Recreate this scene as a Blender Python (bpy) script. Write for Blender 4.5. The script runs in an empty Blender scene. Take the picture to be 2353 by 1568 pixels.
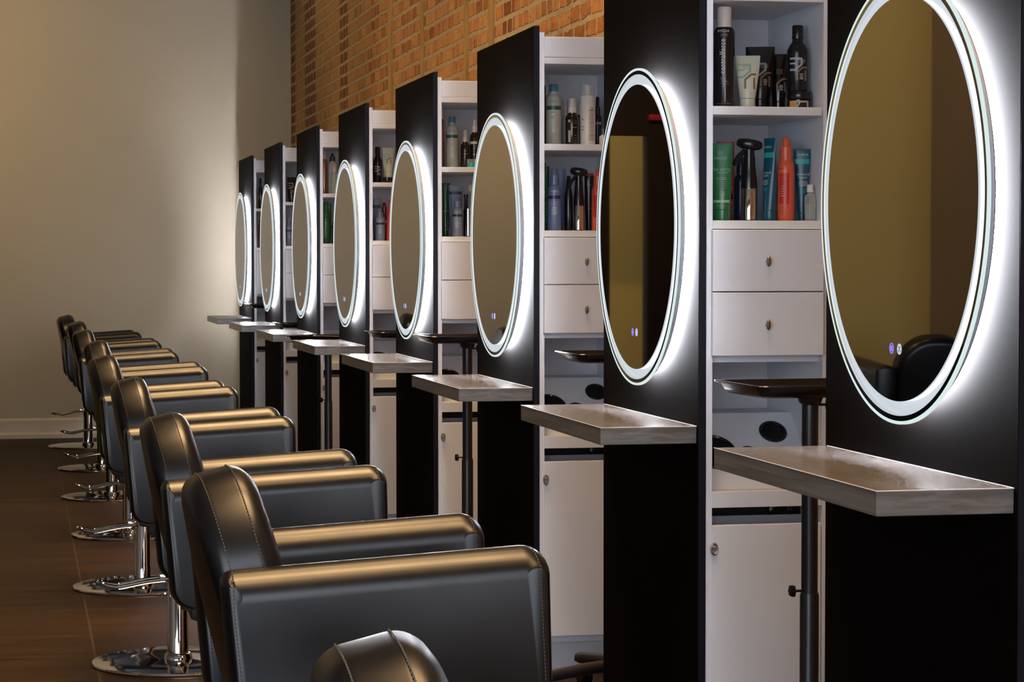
import bpy, bmesh, math, random
from mathutils import Vector, Matrix
random.seed(7)
C = bpy.context.scene.collection
H = 1.32                     # eye height above the floor
W_, H_ = 2353, 1568
F_, YAW, PITCH, ROLL = 5351.3, 0.2085, 0.0341, -0.0005
ZC, RM, PX, PW, SP, Y8 = 0.0888 + H, 0.409, 1.60, 0.4666, 1.83709, 4.02016
YC = {8 - k: Y8 + k * SP for k in range(8)}
YC[9] = Y8 - SP
YBACK, XBRICK = 17.75, 2.036

# ------------------------------------------------------------------ camera
cy_, sy_, cp_, sp_ = math.cos(YAW), math.sin(YAW), math.cos(PITCH), math.sin(PITCH)
fw = Vector((sy_ * cp_, cy_ * cp_, -sp_)); rt = Vector((cy_, -sy_, 0)); up = rt.cross(fw)
cr, sr = math.cos(ROLL), math.sin(ROLL)
rt, up = cr * rt + sr * up, -sr * rt + cr * up
cam_d = bpy.data.cameras.new('camera'); cam = bpy.data.objects.new('camera', cam_d); C.objects.link(cam)
M = Matrix((rt, up, -fw)).transposed().to_4x4(); M.translation = (0, 0, H)
cam.matrix_world = M
cam_d.sensor_width = 36; cam_d.lens = 36 * F_ / W_; cam_d.clip_end = 100
bpy.context.scene.camera = cam

def ray(px, py):
    return fw + rt * ((px - W_ / 2) / F_) - up * ((py - H_ / 2) / F_)
def onY(px, py, Y):
    d = ray(px, py) * 1.0; d = d * (Y / d.y); return Vector((d.x, d.y, d.z + H))

# ------------------------------------------------------------------ materials
MATS = {}
def mat(name, col, rough=.5, metal=0., spec=.5, var=.06, vscale=14, bump=0., bscale=200, trans=0., coat=0., emit=None, estr=0., alpha=1., ior=None, stretch=(1, 1, 1), rvar=0.):
    if name in MATS: return MATS[name]
    m = bpy.data.materials.new(name); m.use_nodes = True
    nt = m.node_tree; N = nt.nodes; L = nt.links; b = N['Principled BSDF']
    b.inputs['Roughness'].default_value = rough; b.inputs['Metallic'].default_value = metal
    b.inputs['Specular IOR Level'].default_value = spec
    b.inputs['Transmission Weight'].default_value = trans
    b.inputs['Coat Weight'].default_value = coat
    b.inputs['Alpha'].default_value = alpha
    if ior: b.inputs['IOR'].default_value = ior
    tc = N.new('ShaderNodeTexCoord'); mp = N.new('ShaderNodeMapping'); mp.inputs['Scale'].default_value = stretch
    L.new(tc.outputs['Object'], mp.inputs['Vector'])
    nz = N.new('ShaderNodeTexNoise'); nz.inputs['Scale'].default_value = vscale; nz.inputs['Detail'].default_value = 4
    L.new(mp.outputs['Vector'], nz.inputs['Vector'])
    rp = N.new('ShaderNodeValToRGB')
    lo = [max(0, c * (1 - var)) for c in col]; hi = [min(1, c * (1 + var)) for c in col]
    rp.color_ramp.elements[0].position = .3; rp.color_ramp.elements[1].position = .7
    rp.color_ramp.elements[0].color = (*lo, 1); rp.color_ramp.elements[1].color = (*hi, 1)
    L.new(nz.outputs['Fac'], rp.inputs['Fac']); L.new(rp.outputs['Color'], b.inputs['Base Color'])
    if rvar:
        mr = N.new('ShaderNodeMapRange'); mr.inputs['To Min'].default_value = rough - rvar; mr.inputs['To Max'].default_value = rough + rvar
        mr.inputs['From Min'].default_value = .3; mr.inputs['From Max'].default_value = .7
        L.new(nz.outputs['Fac'], mr.inputs['Value']); L.new(mr.outputs['Result'], b.inputs['Roughness'])
    if bump:
        n2 = N.new('ShaderNodeTexNoise'); n2.inputs['Scale'].default_value = bscale; n2.inputs['Detail'].default_value = 3
        L.new(tc.outputs['Object'], n2.inputs['Vector'])
        bp = N.new('ShaderNodeBump'); bp.inputs['Strength'].default_value = bump; bp.inputs['Distance'].default_value = .002
        L.new(n2.outputs['Fac'], bp.inputs['Height']); L.new(bp.outputs['Normal'], b.inputs['Normal'])
    if emit:
        b.inputs['Emission Color'].default_value = (*emit, 1); b.inputs['Emission Strength'].default_value = estr
    MATS[name] = m
    return m

def emis(name, col, s, transp=0.):
    if name in MATS: return MATS[name]
    m = bpy.data.materials.new(name); m.use_nodes = True; N = m.node_tree.nodes; L = m.node_tree.links
    N.remove(N['Principled BSDF']); e = N.new('ShaderNodeEmission'); e.inputs[0].default_value = (*col, 1); e.inputs[1].default_value = s
    out = N['Material Output']
    if transp:
        t = N.new('ShaderNodeBsdfTransparent'); mx = N.new('ShaderNodeMixShader'); mx.inputs[0].default_value = 1 - transp
        L.new(t.outputs[0], mx.inputs[1]); L.new(e.outputs[0], mx.inputs[2]); L.new(mx.outputs[0], out.inputs[0])
    else: L.new(e.outputs[0], out.inputs[0])
    MATS[name] = m
    return m

def clear(name, col=(.9, .93, .92), f=.75):
    if name in MATS: return MATS[name]
    m = bpy.data.materials.new(name); m.use_nodes = True; N = m.node_tree.nodes; L = m.node_tree.links
    b = N['Principled BSDF']; b.inputs['Base Color'].default_value = (*col, 1); b.inputs['Roughness'].default_value = .12
    t = N.new('ShaderNodeBsdfTransparent'); t.inputs[0].default_value = (*[c ** .3 for c in col], 1)
    mx = N.new('ShaderNodeMixShader'); lw = N.new('ShaderNodeLayerWeight'); lw.inputs[0].default_value = .35
    mr = N.new('ShaderNodeMapRange'); mr.inputs['To Min'].default_value = 1 - f; mr.inputs['To Max'].default_value = .85
    L.new(lw.outputs['Facing'], mr.inputs['Value']); L.new(mr.outputs['Result'], mx.inputs[0])
    L.new(t.outputs[0], mx.inputs[1]); L.new(b.outputs[0], mx.inputs[2]); L.new(mx.outputs[0], N['Material Output'].inputs[0])
    MATS[name] = m
    return m

m_white = mat('white_melamine', (.70, .735, .79), .42, var=.02, vscale=6)
m_inner = mat('white_melamine_inside', (.70, .685, .73), .5, var=.02, vscale=6)
m_panel = mat('black_laminate', (.0030, .0020, .0018), .74, spec=.034, var=.15, vscale=5)
m_edge = mat('black_edge_band', (.0065, .0065, .011), .42, spec=.12)
m_leather = mat('black_leather', (.0045, .0045, .0055),  .31, spec=.45, var=.2, bump=.008, bscale=300, rvar=.03)
m_stitch = mat('stitch_thread', (.075, .068, .06), .7)
m_chrome = mat('chrome', (.82, .82, .83), .07, metal=1., var=.02)
m_steel = mat('brushed_steel', (.42, .40, .37), .3, metal=1., var=.05)
m_knob = mat('pewter_knob', (.27, .25, .22), .32, metal=.9, var=.1)
m_tray = mat('black_tray_plastic', (.0045, .0045, .006), .18, spec=.5)
m_pole = mat('black_pole_paint', (.012, .012, .016), .3, spec=.5)
m_dark = mat('dark_parts_and_shade', (.012, .010, .010), .6)
m_cup = mat('holder_cup_black', (.003, .003, .003), .25, spec=.3)
m_rail = mat('grey_rail', (.33, .34, .37), .4)
m_mirror = mat('mirror_silver', (.62, .62, .61), .015, metal=1., var=.005)
m_drum = mat('mirror_casing_grey', (.40, .42, .46), .45, var=.02)
m_glassedge = mat('mirror_bevel', (.55, .66, .63), .05, metal=1., var=.02)
m_band = emis('frosted_band', (.86, .93, 1.0), .80, .45)
m_tape = emis('led_tape_front', (.93, .97, 1.0), 2.6)
m_back = emis('led_tape_back', (.90, .92, 1.0), 165.)
m_rim = emis('lit_glass_edge', (.80, .95, .94), .88)
m_purple = emis('touch_icon_violet', (.24, .20, .95), 1.3)
m_icon = emis('touch_icon_white', (.70, .74, .95), .9)

# ------------------------------------------------------------------ mesh helpers
def obj(name, bm, m, parent=None, smooth=35, loc=None):
    me = bpy.data.meshes.new(name)
    bmesh.ops.recalc_face_normals(bm, faces=bm.faces)
    bm.to_mesh(me); bm.free()
    if smooth:
        for p in me.polygons: p.use_smooth = True
        me.set_sharp_from_angle(angle=math.radians(smooth))
    for mm in (m if isinstance(m, (list, tuple)) else [m]): me.materials.append(mm)
    o = bpy.data.objects.new(name, me); C.objects.link(o)
    if parent: o.parent = parent
    if loc: o.location = loc
    return o
def thing(name, label, cat, loc=(0, 0, 0), rz=0, group=None):
    o = bpy.data.objects.new(name, None); C.objects.link(o); o.empty_display_size = .1
    o.location = loc; o.rotation_euler = (0, 0, rz); tag(o, label, cat, group); return o
def tag(o, label, cat, group=None):
    o['label'] = label; o['category'] = cat
    if group: o['group'] = group
    return o
def struct(name, bm, m, smooth=0):
    o = obj(name, bm, m, smooth=smooth); o['kind'] = 'structure'; return o
def copy_tree(o, parent=None):
    c = o.copy(); C.objects.link(c)
    if parent: c.parent = parent
    for ch in list(o.children): copy_tree(ch, c)
    return c
def box(bm, x0, x1, y0, y1, z0, z1, bev=0., seg=2):
    r = bmesh.ops.create_cube(bm, size=1.)
    vs = r['verts']
    for v in vs:
        v.co = Vector((x0 + (v.co.x + .5) * (x1 - x0), y0 + (v.co.y + .5) * (y1 - y0), z0 + (v.co.z + .5) * (z1 - z0)))
    if bev:
        es = list({e for v in vs for e in v.link_edges})
        bmesh.ops.bevel(bm, geom=es, offset=bev, segments=seg, profile=.5, affect='EDGES')
    return bm
def nb(): return bmesh.new()
def bx(x0, x1, y0, y1, z0, z1, bev=0., seg=2): return box(nb(), x0, x1, y0, y1, z0, z1, bev, seg)
def loft(bm, rings, cap0=True, cap1=True, close=True):
    vr = [[bm.verts.new(p) for p in r] for r in rings]
    n = len(vr[0])
    for a, b in zip(vr, vr[1:]):
        for i in range(n if close else n - 1):
            j = (i + 1) % n
            bm.faces.new((a[i], a[j], b[j], b[i]))
    if cap0: bm.faces.new(vr[0][::-1])
    if cap1: bm.faces.new(vr[-1])
    return vr
def lathe(bm, prof, seg=32, cap0=True, cap1=True, ctr=(0, 0, 0), axis='z', ey=1.):
    rings = []
    for r, z in prof:
        ring = []
        for i in range(seg):
            a = 2 * math.pi * i / seg; p = (r * math.cos(a), r * ey * math.sin(a), z)
            if axis == 'x': p = (p[2], p[0], p[1])
            if axis == 'y': p = (p[0], p[2], p[1])
            ring.append((p[0] + ctr[0], p[1] + ctr[1], p[2] + ctr[2]))
        rings.append(ring)
    loft(bm, rings, cap0, cap1); return bm
def tube(bm, pts, r, seg=10, cap=True):
    pts = [Vector(p) for p in pts]; rings = []; prev = None
    for i, p in enumerate(pts):
        d = (pts[min(i + 1, len(pts) - 1)] - pts[max(i - 1, 0)]).normalized()
        if prev is None:
            a = Vector((0, 0, 1)) if abs(d.z) < .9 else Vector((1, 0, 0)); u = d.cross(a).normalized()
        else: u = (prev - d * prev.dot(d)).normalized()
        prev = u; v = d.cross(u)
        rr = r[i] if isinstance(r, (list, tuple)) else r
        rings.append([p + u * rr * math.cos(2 * math.pi * k / seg) + v * rr * math.sin(2 * math.pi * k / seg) for k in range(seg)])
    loft(bm, rings, cap, cap); return bm
def smooth_path(pts, n=6):
    pts = [Vector(p) for p in pts]; P = [pts[0]] + pts + [pts[-1]]; out = []
    for i in range(1, len(P) - 2):
        for k in range(n):
            t = k / n; a, b, c, d = P[i - 1:i + 3]
            out.append(.5 * ((2 * b) + (c - a) * t + (2 * a - 5 * b + 4 * c - d) * t * t + (3 * b - a - 3 * c + d) * t ** 3))
    out.append(pts[-1]); return out
def torus(bm, R, r, ctr, nrm='x', seg=64, rs=10, tilt=None):
    rings = []
    for i in range(seg):
        a = 2 * math.pi * i / seg; ring = []
        for k in range(rs):
            b = 2 * math.pi * k / rs; rr = R + r * math.cos(b); h = r * math.sin(b)
            p = Vector((h, rr * math.cos(a), rr * math.sin(a))) if nrm == 'x' else Vector((rr * math.cos(a), rr * math.sin(a), h))
            if tilt: p = tilt @ p
            ring.append(p + Vector(ctr))
        rings.append(ring)
    rings.append(rings[0])
    vr = [[bm.verts.new(p) for p in r_] for r_ in rings[:-1]]; vr.append(vr[0])
    for a, b in zip(vr, vr[1:]):
        for i in range(rs): bm.faces.new((a[i], a[(i + 1) % rs], b[(i + 1) % rs], b[i]))
    return bm
def annulus(bm, r0, r1, x0, x1, seg=128, y=0., z=0.):      # ring about the x axis with square section
    def ring(r, x): return [(x, y + r * math.cos(2 * math.pi * i / seg), z + r * math.sin(2 * math.pi * i / seg)) for i in range(seg)]
    rs = [ring(r1, x0), ring(r1, x1), ring(r0, x1), ring(r0, x0)]
    vr = [[bm.verts.new(p) for p in r] for r in rs]; vr.append(vr[0])
    for a, b in zip(vr, vr[1:]):
        for i in range(seg): bm.faces.new((a[i], a[(i + 1) % seg], b[(i + 1) % seg], b[i]))
    return bm
def rounded(pts, radii, n=7):                                # rounded polygon outline
    out = []; N = len(pts)
    for i, p in enumerate(pts):
        p = Vector(p); a = (Vector(pts[i - 1]) - p).normalized(); b = (Vector(pts[(i + 1) % N]) - p).normalized()
        r = radii[i] if isinstance(radii, (list, tuple)) else radii
        ang = a.angle(b); t = r / math.tan(ang / 2)
        s, e = p + a * t, p + b * t
        c = p + (a + b).normalized() * (r / math.sin(ang / 2))
        v0, v1 = s - c, e - c; th = v0.angle(v1)
        sg = 1 if v0.x * v1.y - v0.y * v1.x > 0 else -1
        for k in range(n + 1):
            q = th * k / n * sg
            out.append(c + Vector((v0.x * math.cos(q) - v0.y * math.sin(q), v0.x * math.sin(q) + v0.y * math.cos(q))))
    return out
def puff(bm, outl, half, rfun, place, flat=0., n=7, dome=0.):
    """pillow: outline swept across its thickness, its rim rounded by rfun(normal)"""
    N = len(outl); nor = []
    area = sum(outl[i].x * outl[(i + 1) % N].y - outl[(i + 1) % N].x * outl[i].y for i in range(N))
    for i in range(N):
        d = (outl[(i + 1) % N] - outl[i - 1]); nn = Vector((d.y, -d.x)).normalized(); nor.append(nn if area > 0 else -nn)
    cen = sum(outl, Vector((0, 0))) / N
    rings = []
    def ring(t, f): return [place(o - nv * rfun(nv) * f, t) for o, nv in zip(outl, nor)]
    A = [(-math.pi / 2 + math.pi / 2 * k / n) for k in range(n + 1)]
    lev = [(-flat - (half - flat) * math.cos(a + math.pi / 2), 1 - math.cos(a)) for a in A]
    lev = [(-flat - (half - flat) * (-math.sin(a)), 1 - math.cos(a)) for a in A]
    lev = lev + [(-t, f) for t, f in reversed(lev)]
    if dome:
        def inner(s, sg, f):
            base = [o - nv * rfun(nv) for o, nv in zip(outl, nor)]
            return [place(cen + (q - cen) * s, sg * (half + dome * (1 - s * s))) for q in base]
        rings = [inner(s, -1, 1) for s in (.15, .45, .7, .88)] + [ring(t, f) for t, f in lev] + [inner(s, 1, 1) for s in (.88, .7, .45, .15)]
    else: rings = [ring(t, f) for t, f in lev]
    loft(bm, rings); return bm
from mathutils.bvhtree import BVHTree
def on_surface(tree, pts, lift=.0004):
    out = []
    for p in pts:
        q, n, i_, d_ = tree.find_nearest(Vector(p)); out.append(q + n * lift)
    return out
def fine(pts, n=14):
    pts = [Vector(p) for p in pts]; out = []
    for a, b in zip(pts, pts[1:]): out += [a + (b - a) * i / n for i in range(n)]
    return out + [pts[-1]]
def dashes(bm, pts, pitch=.0065, ln=.0045, w=.0011):
    pts = [Vector(p) for p in pts]; acc = 0.; 
    for a, b in zip(pts, pts[1:]):
        L = (b - a).length; d = (b - a) / L if L else Vector((0, 0, 1)); s = -acc
        while s + pitch <= L:
            s += pitch
            p = a + d * s; q = p + d * ln
            tube(bm, [p, q], w, 4)
        acc = L - s if s > 0 else acc + L
    return bm
def text_bm(s, size, track=1.):
    cu = bpy.data.curves.new('glyphs', 'FONT'); cu.body = s; cu.size = size; cu.space_character = track; cu.resolution_u = 2
    cu.align_x = 'CENTER'
    o = bpy.data.objects.new('glyphs', cu); C.objects.link(o)
    dg = bpy.context.evaluated_depsgraph_get(); me = bpy.data.meshes.new_from_object(o.evaluated_get(dg))
    bm = nb(); bm.from_mesh(me)
    bpy.data.objects.remove(o); bpy.data.curves.remove(cu); bpy.data.meshes.remove(me)
    return bm

# ------------------------------------------------------------------ room
def nodes(name):
    m = bpy.data.materials.new(name); m.use_nodes = True
    return m, m.node_tree.nodes, m.node_tree.links, m.node_tree.nodes['Principled BSDF']
def brick_mat():
    m, N, L, b = nodes('old_brick')
    tc = N.new('ShaderNodeTexCoord'); sp = N.new('ShaderNodeSeparateXYZ'); L.new(tc.outputs['Object'], sp.inputs[0])
    co = N.new('ShaderNodeCombineXYZ'); L.new(sp.outputs['Y'], co.inputs[0]); L.new(sp.outputs['Z'], co.inputs[1])
    nz = N.new('ShaderNodeTexNoise'); nz.inputs['Scale'].default_value = 11.; nz.inputs['Detail'].default_value = 8; nz.inputs['Roughness'].default_value = .75; L.new(co.outputs[0], nz.inputs['Vector'])
    su = N.new('ShaderNodeVectorMath'); su.operation = 'SUBTRACT'; su.inputs[1].default_value = (.5, .5, .5); L.new(nz.outputs['Color'], su.inputs[0])
    sc = N.new('ShaderNodeVectorMath'); sc.operation = 'SCALE'; sc.inputs['Scale'].default_value = .036; L.new(su.outputs[0], sc.inputs[0])
    ad = N.new('ShaderNodeVectorMath'); L.new(co.outputs[0], ad.inputs[0]); L.new(sc.outputs[0], ad.inputs[1])
    br = N.new('ShaderNodeTexBrick'); br.inputs['Scale'].default_value = 1.; br.inputs['Brick Width'].default_value = .175; br.inputs['Row Height'].default_value = .076
    br.inputs['Mortar Size'].default_value = .0135; br.inputs['Mortar Smooth'].default_value = .3; br.offset = .42; br.squash = .62; br.squash_frequency = 3; br.inputs['Bias'].default_value = -.1
    br.inputs['Color1'].default_value = (0, 0, 0, 1); br.inputs['Color2'].default_value = (1, 1, 1, 1); br.inputs['Mortar'].default_value = (.5, .5, .5, 1)
    L.new(ad.outputs[0], br.inputs['Vector'])
    rp = N.new('ShaderNodeValToRGB'); e = rp.color_ramp.elements
    e[0].position = 0.; e[0].color = (.34, .13, .038, 1); e[1].position = 1.; e[1].color = (.62, .34, .12, 1)
    for p, c in ((.10, (.42, .165, .05)), (.45, (.54, .22, .07)), (.7, (.58, .26, .085))):
        q = e.new(p); q.color = (*c, 1)
    L.new(br.outputs['Color'], rp.inputs['Fac'])
    # buff bricks towards the far end, red bands where later brick was toothed in
    buff = N.new('ShaderNodeMapRange'); buff.inputs['From Min'].default_value = 13.6; buff.inputs['From Max'].default_value = 14.6; buff.inputs['To Max'].default_value = .62
    L.new(sp.outputs['Y'], buff.inputs['Value'])
    mb = N.new('ShaderNodeMix'); mb.data_type = 'RGBA'; mb.inputs['B'].default_value = (.50, .30, .095, 1); L.new(buff.outputs['Result'], mb.inputs['Factor']); L.new(rp.outputs['Color'], mb.inputs['A'])
    cur = mb.outputs['Result']
    for c0, hw in ((16.55, .28), (14.8, .16), (9.7, .10), (17.6, .12)):
        s1 = N.new('ShaderNodeMath'); s1.operation = 'SUBTRACT'; s1.inputs[1].default_value = c0; L.new(sp.outputs['Y'], s1.inputs[0])
        s2 = N.new('ShaderNodeMath'); s2.operation = 'ABSOLUTE'; L.new(s1.outputs[0], s2.inputs[0])
        s3 = N.new('ShaderNodeMapRange'); s3.inputs['From Min'].default_value = hw; s3.inputs['From Max'].default_value = hw + .05; s3.inputs['To Min'].default_value = .85; s3.inputs['To Max'].default_value = 0.
        L.new(s2.outputs[0], s3.inputs['Value'])
        mm = N.new('ShaderNodeMix'); mm.data_type = 'RGBA'; mm.inputs['B'].default_value = (.16, .038, .016, 1)
        L.new(s3.outputs['Result'], mm.inputs['Factor']); L.new(cur, mm.inputs['A']); cur = mm.outputs['Result']
    # blotches of soot and wear
    n3 = N.new('ShaderNodeTexNoise'); n3.inputs['Scale'].default_value = 9.; n3.inputs['Detail'].default_value = 8; n3.inputs['Roughness'].default_value = .65; L.new(co.outputs[0], n3.inputs['Vector'])
    r3 = N.new('ShaderNodeValToRGB'); r3.color_ramp.elements[0].position = .34; r3.color_ramp.elements[0].color = (.55, .52, .50, 1); r3.color_ramp.elements[1].position = .52; r3.color_ramp.elements[1].color = (1, 1, 1, 1)
    L.new(n3.outputs['Fac'], r3.inputs['Fac'])
    mu = N.new('ShaderNodeMix'); mu.data_type = 'RGBA'; mu.blend_type = 'MULTIPLY'; mu.inputs['Factor'].default_value = .65; L.new(cur, mu.inputs['A']); L.new(r3.outputs['Color'], mu.inputs['B'])
    mo = N.new('ShaderNodeMix'); mo.data_type = 'RGBA'; mo.inputs['B'].default_value = (.47, .34, .20, 1); L.new(br.outputs['Fac'], mo.inputs['Factor']); L.new(mu.outputs['Result'], mo.inputs['A'])
    L.new(mo.outputs['Result'], b.inputs['Base Color']); b.inputs['Roughness'].default_value = .85; b.inputs['Specular IOR Level'].default_value = .25
    # relief
    iv = N.new('ShaderNodeMath'); iv.operation = 'MULTIPLY_ADD'; iv.inputs[1].default_value = -1.; iv.inputs[2].default_value = 1.; L.new(br.outputs['Fac'], iv.inputs[0])
    n4 = N.new('ShaderNodeTexNoise'); n4.inputs['Scale'].default_value = 22.; n4.inputs['Detail'].default_value = 6; L.new(co.outputs[0], n4.inputs['Vector'])
    ma = N.new('ShaderNodeMath'); ma.operation = 'MULTIPLY_ADD'; ma.inputs[1].default_value = .8; L.new(n4.outputs['Fac'], ma.inputs[0]); L.new(iv.outputs[0], ma.inputs[2])
    bp = N.new('ShaderNodeBump'); bp.inputs['Strength'].default_value = .9; bp.inputs['Distance'].default_value = .018; L.new(ma.outputs[0], bp.inputs['Height']); L.new(bp.outputs['Normal'], b.inputs['Normal'])
    return m
def floor_mat():
    m, N, L, b = nodes('brown_plank_tile')
    tc = N.new('ShaderNodeTexCoord')
    br = N.new('ShaderNodeTexBrick'); br.inputs['Scale'].default_value = 1.; br.inputs['Brick Width'].default_value = 1.2; br.inputs['Row Height'].default_value = .61
    br.offset = 0.; br.inputs['Mortar Size'].default_value = .004; br.inputs['Color1'].default_value = (.2, .2, .2, 1); br.inputs['Color2'].default_value = (.8, .8, .8, 1)
    mp = N.new('ShaderNodeMapping'); mp.inputs['Location'].default_value = (.96, .2, 0); L.new(tc.outputs['Object'], mp.inputs['Vector']); L.new(mp.outputs['Vector'], br.inputs['Vector'])
    m2 = N.new('ShaderNodeMapping'); m2.inputs['Scale'].default_value = (.7, 7., 1.); m2.inputs['Rotation'].default_value = (0, 0, .06); L.new(tc.outputs['Object'], m2.inputs['Vector'])
    nz = N.new('ShaderNodeTexNoise'); nz.inputs['Scale'].default_value = 1.6; nz.inputs['Detail'].default_value = 9; nz.inputs['Distortion'].default_value = 1.4; L.new(m2.outputs['Vector'], nz.inputs['Vector'])
    rp = N.new('ShaderNodeValToRGB'); e = rp.color_ramp.elements
    e[0].position = .32; e[0].color = (.014, .0062, .0022, 1); e[1].position = .70; e[1].color = (.042, .023, .009, 1); q = e.new(.5); q.color = (.025, .0127, .005, 1)
    L.new(nz.outputs['Fac'], rp.inputs['Fac'])
    mt = N.new('ShaderNodeMix'); mt.data_type = 'RGBA'; mt.blend_type = 'OVERLAY'; mt.inputs['Factor'].default_value = .25; L.new(rp.outputs['Color'], mt.inputs['A']); L.new(br.outputs['Color'], mt.inputs['B'])
    mo = N.new('ShaderNodeMix'); mo.data_type = 'RGBA'; mo.inputs['B'].default_value = (.052, .034, .018, 1); L.new(br.outputs['Fac'], mo.inputs['Factor']); L.new(mt.outputs['Result'], mo.inputs['A'])
    L.new(mo.outputs['Result'], b.inputs['Base Color']); b.inputs['Roughness'].default_value = .5; b.inputs['Specular IOR Level'].default_value = .12
    bp = N.new('ShaderNodeBump'); bp.inputs['Strength'].default_value = .15; bp.inputs['Distance'].default_value = .003; L.new(nz.outputs['Fac'], bp.inputs['Height']); L.new(bp.outputs['Normal'], b.inputs['Normal'])
    return m
m_wall = mat('beige_paint', (.56, .495, .375), .75, spec=.2, var=.03, vscale=1.5, bump=.05, bscale=300)
m_olive = mat('ochre_paint', (.50, .36, .12), .75, spec=.2, var=.03, vscale=1.5)
m_greyw = mat('grey_brown_paint', (.40, .34, .27), .75, spec=.2, var=.03, vscale=1.5)
m_darkw = mat('near_black_matte', (.03, .02, .018), .8, spec=.2)  # near-black matte tone of the end wall and the glazing bars
m_ceil = mat('ceiling_paint', (.22, .20, .18), .9, spec=.1, var=.03)
m_base = mat('baseboard_paint', (.66, .58, .47), .5, spec=.35, var=.02)
YF = -1.6
struct('floor', bx(-6.5, XBRICK + .25, YF - .2, 22.2, -.1, 0), floor_mat())
struct('ceiling', bx(-6.5, XBRICK + .25, YF - .2, 22.2, 4.2, 4.3), m_ceil)
struct('wall_right', bx(XBRICK, XBRICK + .25, YF, YBACK, 0, 4.2), brick_mat())
struct('wall_back', bx(-1.16, XBRICK + .25, YBACK, YBACK + .16, 0, 4.2), m_wall)
# dark end wall beside it with a doorway through to a lit hall
bm = nb(); box(bm, -1.42, -1.16, YBACK, YBACK + .16, 0, 4.2); box(bm, -6.5, -1.73, YBACK, YBACK + .16, 0, 4.2); box(bm, -1.73, -1.42, YBACK, YBACK + .16, 2.315, 4.2)
struct('wall_end', bm, m_darkw)
struct('wall_hall', bx(-6.5, XBRICK, 19.6, 19.75, 0, 4.2), m_olive)
struct('wall_left', bx(-6.6, -6.5, YF, 22.2, 0, 4.2), m_greyw)
struct('wall_partition', bx(-1.76, -.78, 12.0, 12.16, 0, 4.2), m_olive)
struct('wall_return', bx(-6.5, -1.76, 11.2, 12.16, 0, 4.2), m_greyw)
# storefront behind the camera: glazing bars around open glass
bm = nb(); box(bm, -6.5, XBRICK + .25, YF - .16, YF, 3.3, 4.2); box(bm, -6.5, -5.2, YF - .16, YF, 0, 3.3); box(bm, -6.5, XBRICK + .25, YF - .16, YF, 0, .06)
struct('wall_front', bm, m_greyw)
bm = nb()
for x in (-5.2, -3.4, -1.6, .2, 1.98): box(bm, x - .03, x + .03, YF - .1, YF - .04, .06, 3.3)
box(bm, -5.2, 2.0, YF - .1, YF - .04, 2.5, 2.56)
struct('window_1', bm, m_darkw)
# baseboard with a small shoe mould
def base_trim(x0, x1):
    bm = nb(); pr = [(0, 0), (-.028, 0), (-.028, .03), (-.018, .045), (-.016, .05), (-.016, .135), (-.006, .15), (0, .15)]
    loft(bm, [[(x, YBACK + a, z) for a, z in pr] for x in (x0, x1)]); return bm
struct('baseboard_back', base_trim(-1.16, XBRICK), m_base, 25)
# timber nailers left standing in the brickwork
m_strip = mat('old_timber', (.40, .24, .07), .7, var=.25, vscale=6, stretch=(4, 4, .6))
for i, (y, w, z0) in enumerate(((12.86, .10, 1.9), (11.82, .05, 1.9), (10.62, .06, 1.9), (10.03, .08, 1.9))):
    struct('trim_%d' % (i + 1), bx(XBRICK - .012, XBRICK + .02, y - w / 2, y + w / 2, z0, 4.2, .004), m_strip)
o = obj('light_switch', bx(-1.86, -1.785, 19.588, 19.6, 1.34, 1.46, .003), mat('cream_switch', (.7, .62, .42), .4)); tag(o, 'small cream light switch on the hall wall, seen only in the near mirrors', 'switch')
o = obj('exit_sign', bx(-1.92, -1.73, YBACK - .05, YBACK, 2.43, 2.475, .006), mat('red_sign', (.2, .01, .012), .5, emit=(1, .02, .03), estr=.09)); tag(o, 'small red lit sign box above the dark doorway, seen in a mirror', 'sign')

# ------------------------------------------------------------------ styling station (cabinet with black panel)
st = thing('styling_station', '', 'styling station', (PX, YC[8], 0))
obj('mirror_panel', bx(0, .019, -PW, PW, 0, .747 + H, .0015, 1), m_panel, st)
obj('edge_band', bx(.0005, .0185, -PW - .0012, -PW, 0, .746 + H), m_edge, st, 0)
X0, X1 = .0195, .331
yf = -PW + .004
carc = nb()
box(carc, X0, X0 + .016, yf, PW - .004, 0, .727 + H); box(carc, X1 - .016, X1, yf, PW - .004, 0, .727 + H)
obj('side_panel', carc, m_white, st, 0)
xi0, xi1 = X0 + .0162, X1 - .0162
obj('divider_panel', bx(xi0, xi1, -.035, -.019, .10, .715 + H), m_inner, st, 0)
obj('rear_panel', bx(xi0, xi1, PW - .02, PW - .005, .10, .715 + H), m_white, st, 0)
obj('fascia', bx(xi0, xi1, yf + .001, yf + .018, .6495 + H, .714 + H, .001, 1), m_white, st, 0)
obj('top_board', bx(xi0, xi1, yf, PW - .02, .628 + H, .648 + H, .001, 1), m_white, st, 0)
obj('shelf', bx(xi0, xi1 - .004, yf - .002, -.04, .3535 + H, .374 + H, .001, 1), m_white, st, 0)
obj('shelf', bx(xi0, xi1, yf, -.04, .0785 + H, .099 + H, .001, 1), m_white, st, 0)
obj('shelf', bx(xi0, xi1, yf + .03, -.04, -.245 + H, -.2285 + H), m_white, st, 0)
def knob(parent, x, z, hole=False):
    bm = nb()
    lathe(bm, [(.0035, 0), (.0035, -.012)], 12, ctr=(x, 0, z), axis='y')
    pr = [(.002, -.019), (.007, -.0185), (.0095, -.016), (.010, -.0135), (.0085, -.0105), (.003, -.0095)]
    rings = [[(x + r * .62 * math.cos(2 * math.pi * i / 24) , y, z + r * 1.28 * math.sin(2 * math.pi * i / 24)) for i in range(24)] for r, y in pr]
    loft(bm, rings); o = obj('knob', bm, m_knob, parent); o.location = (0, yf, 0); return o
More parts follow.
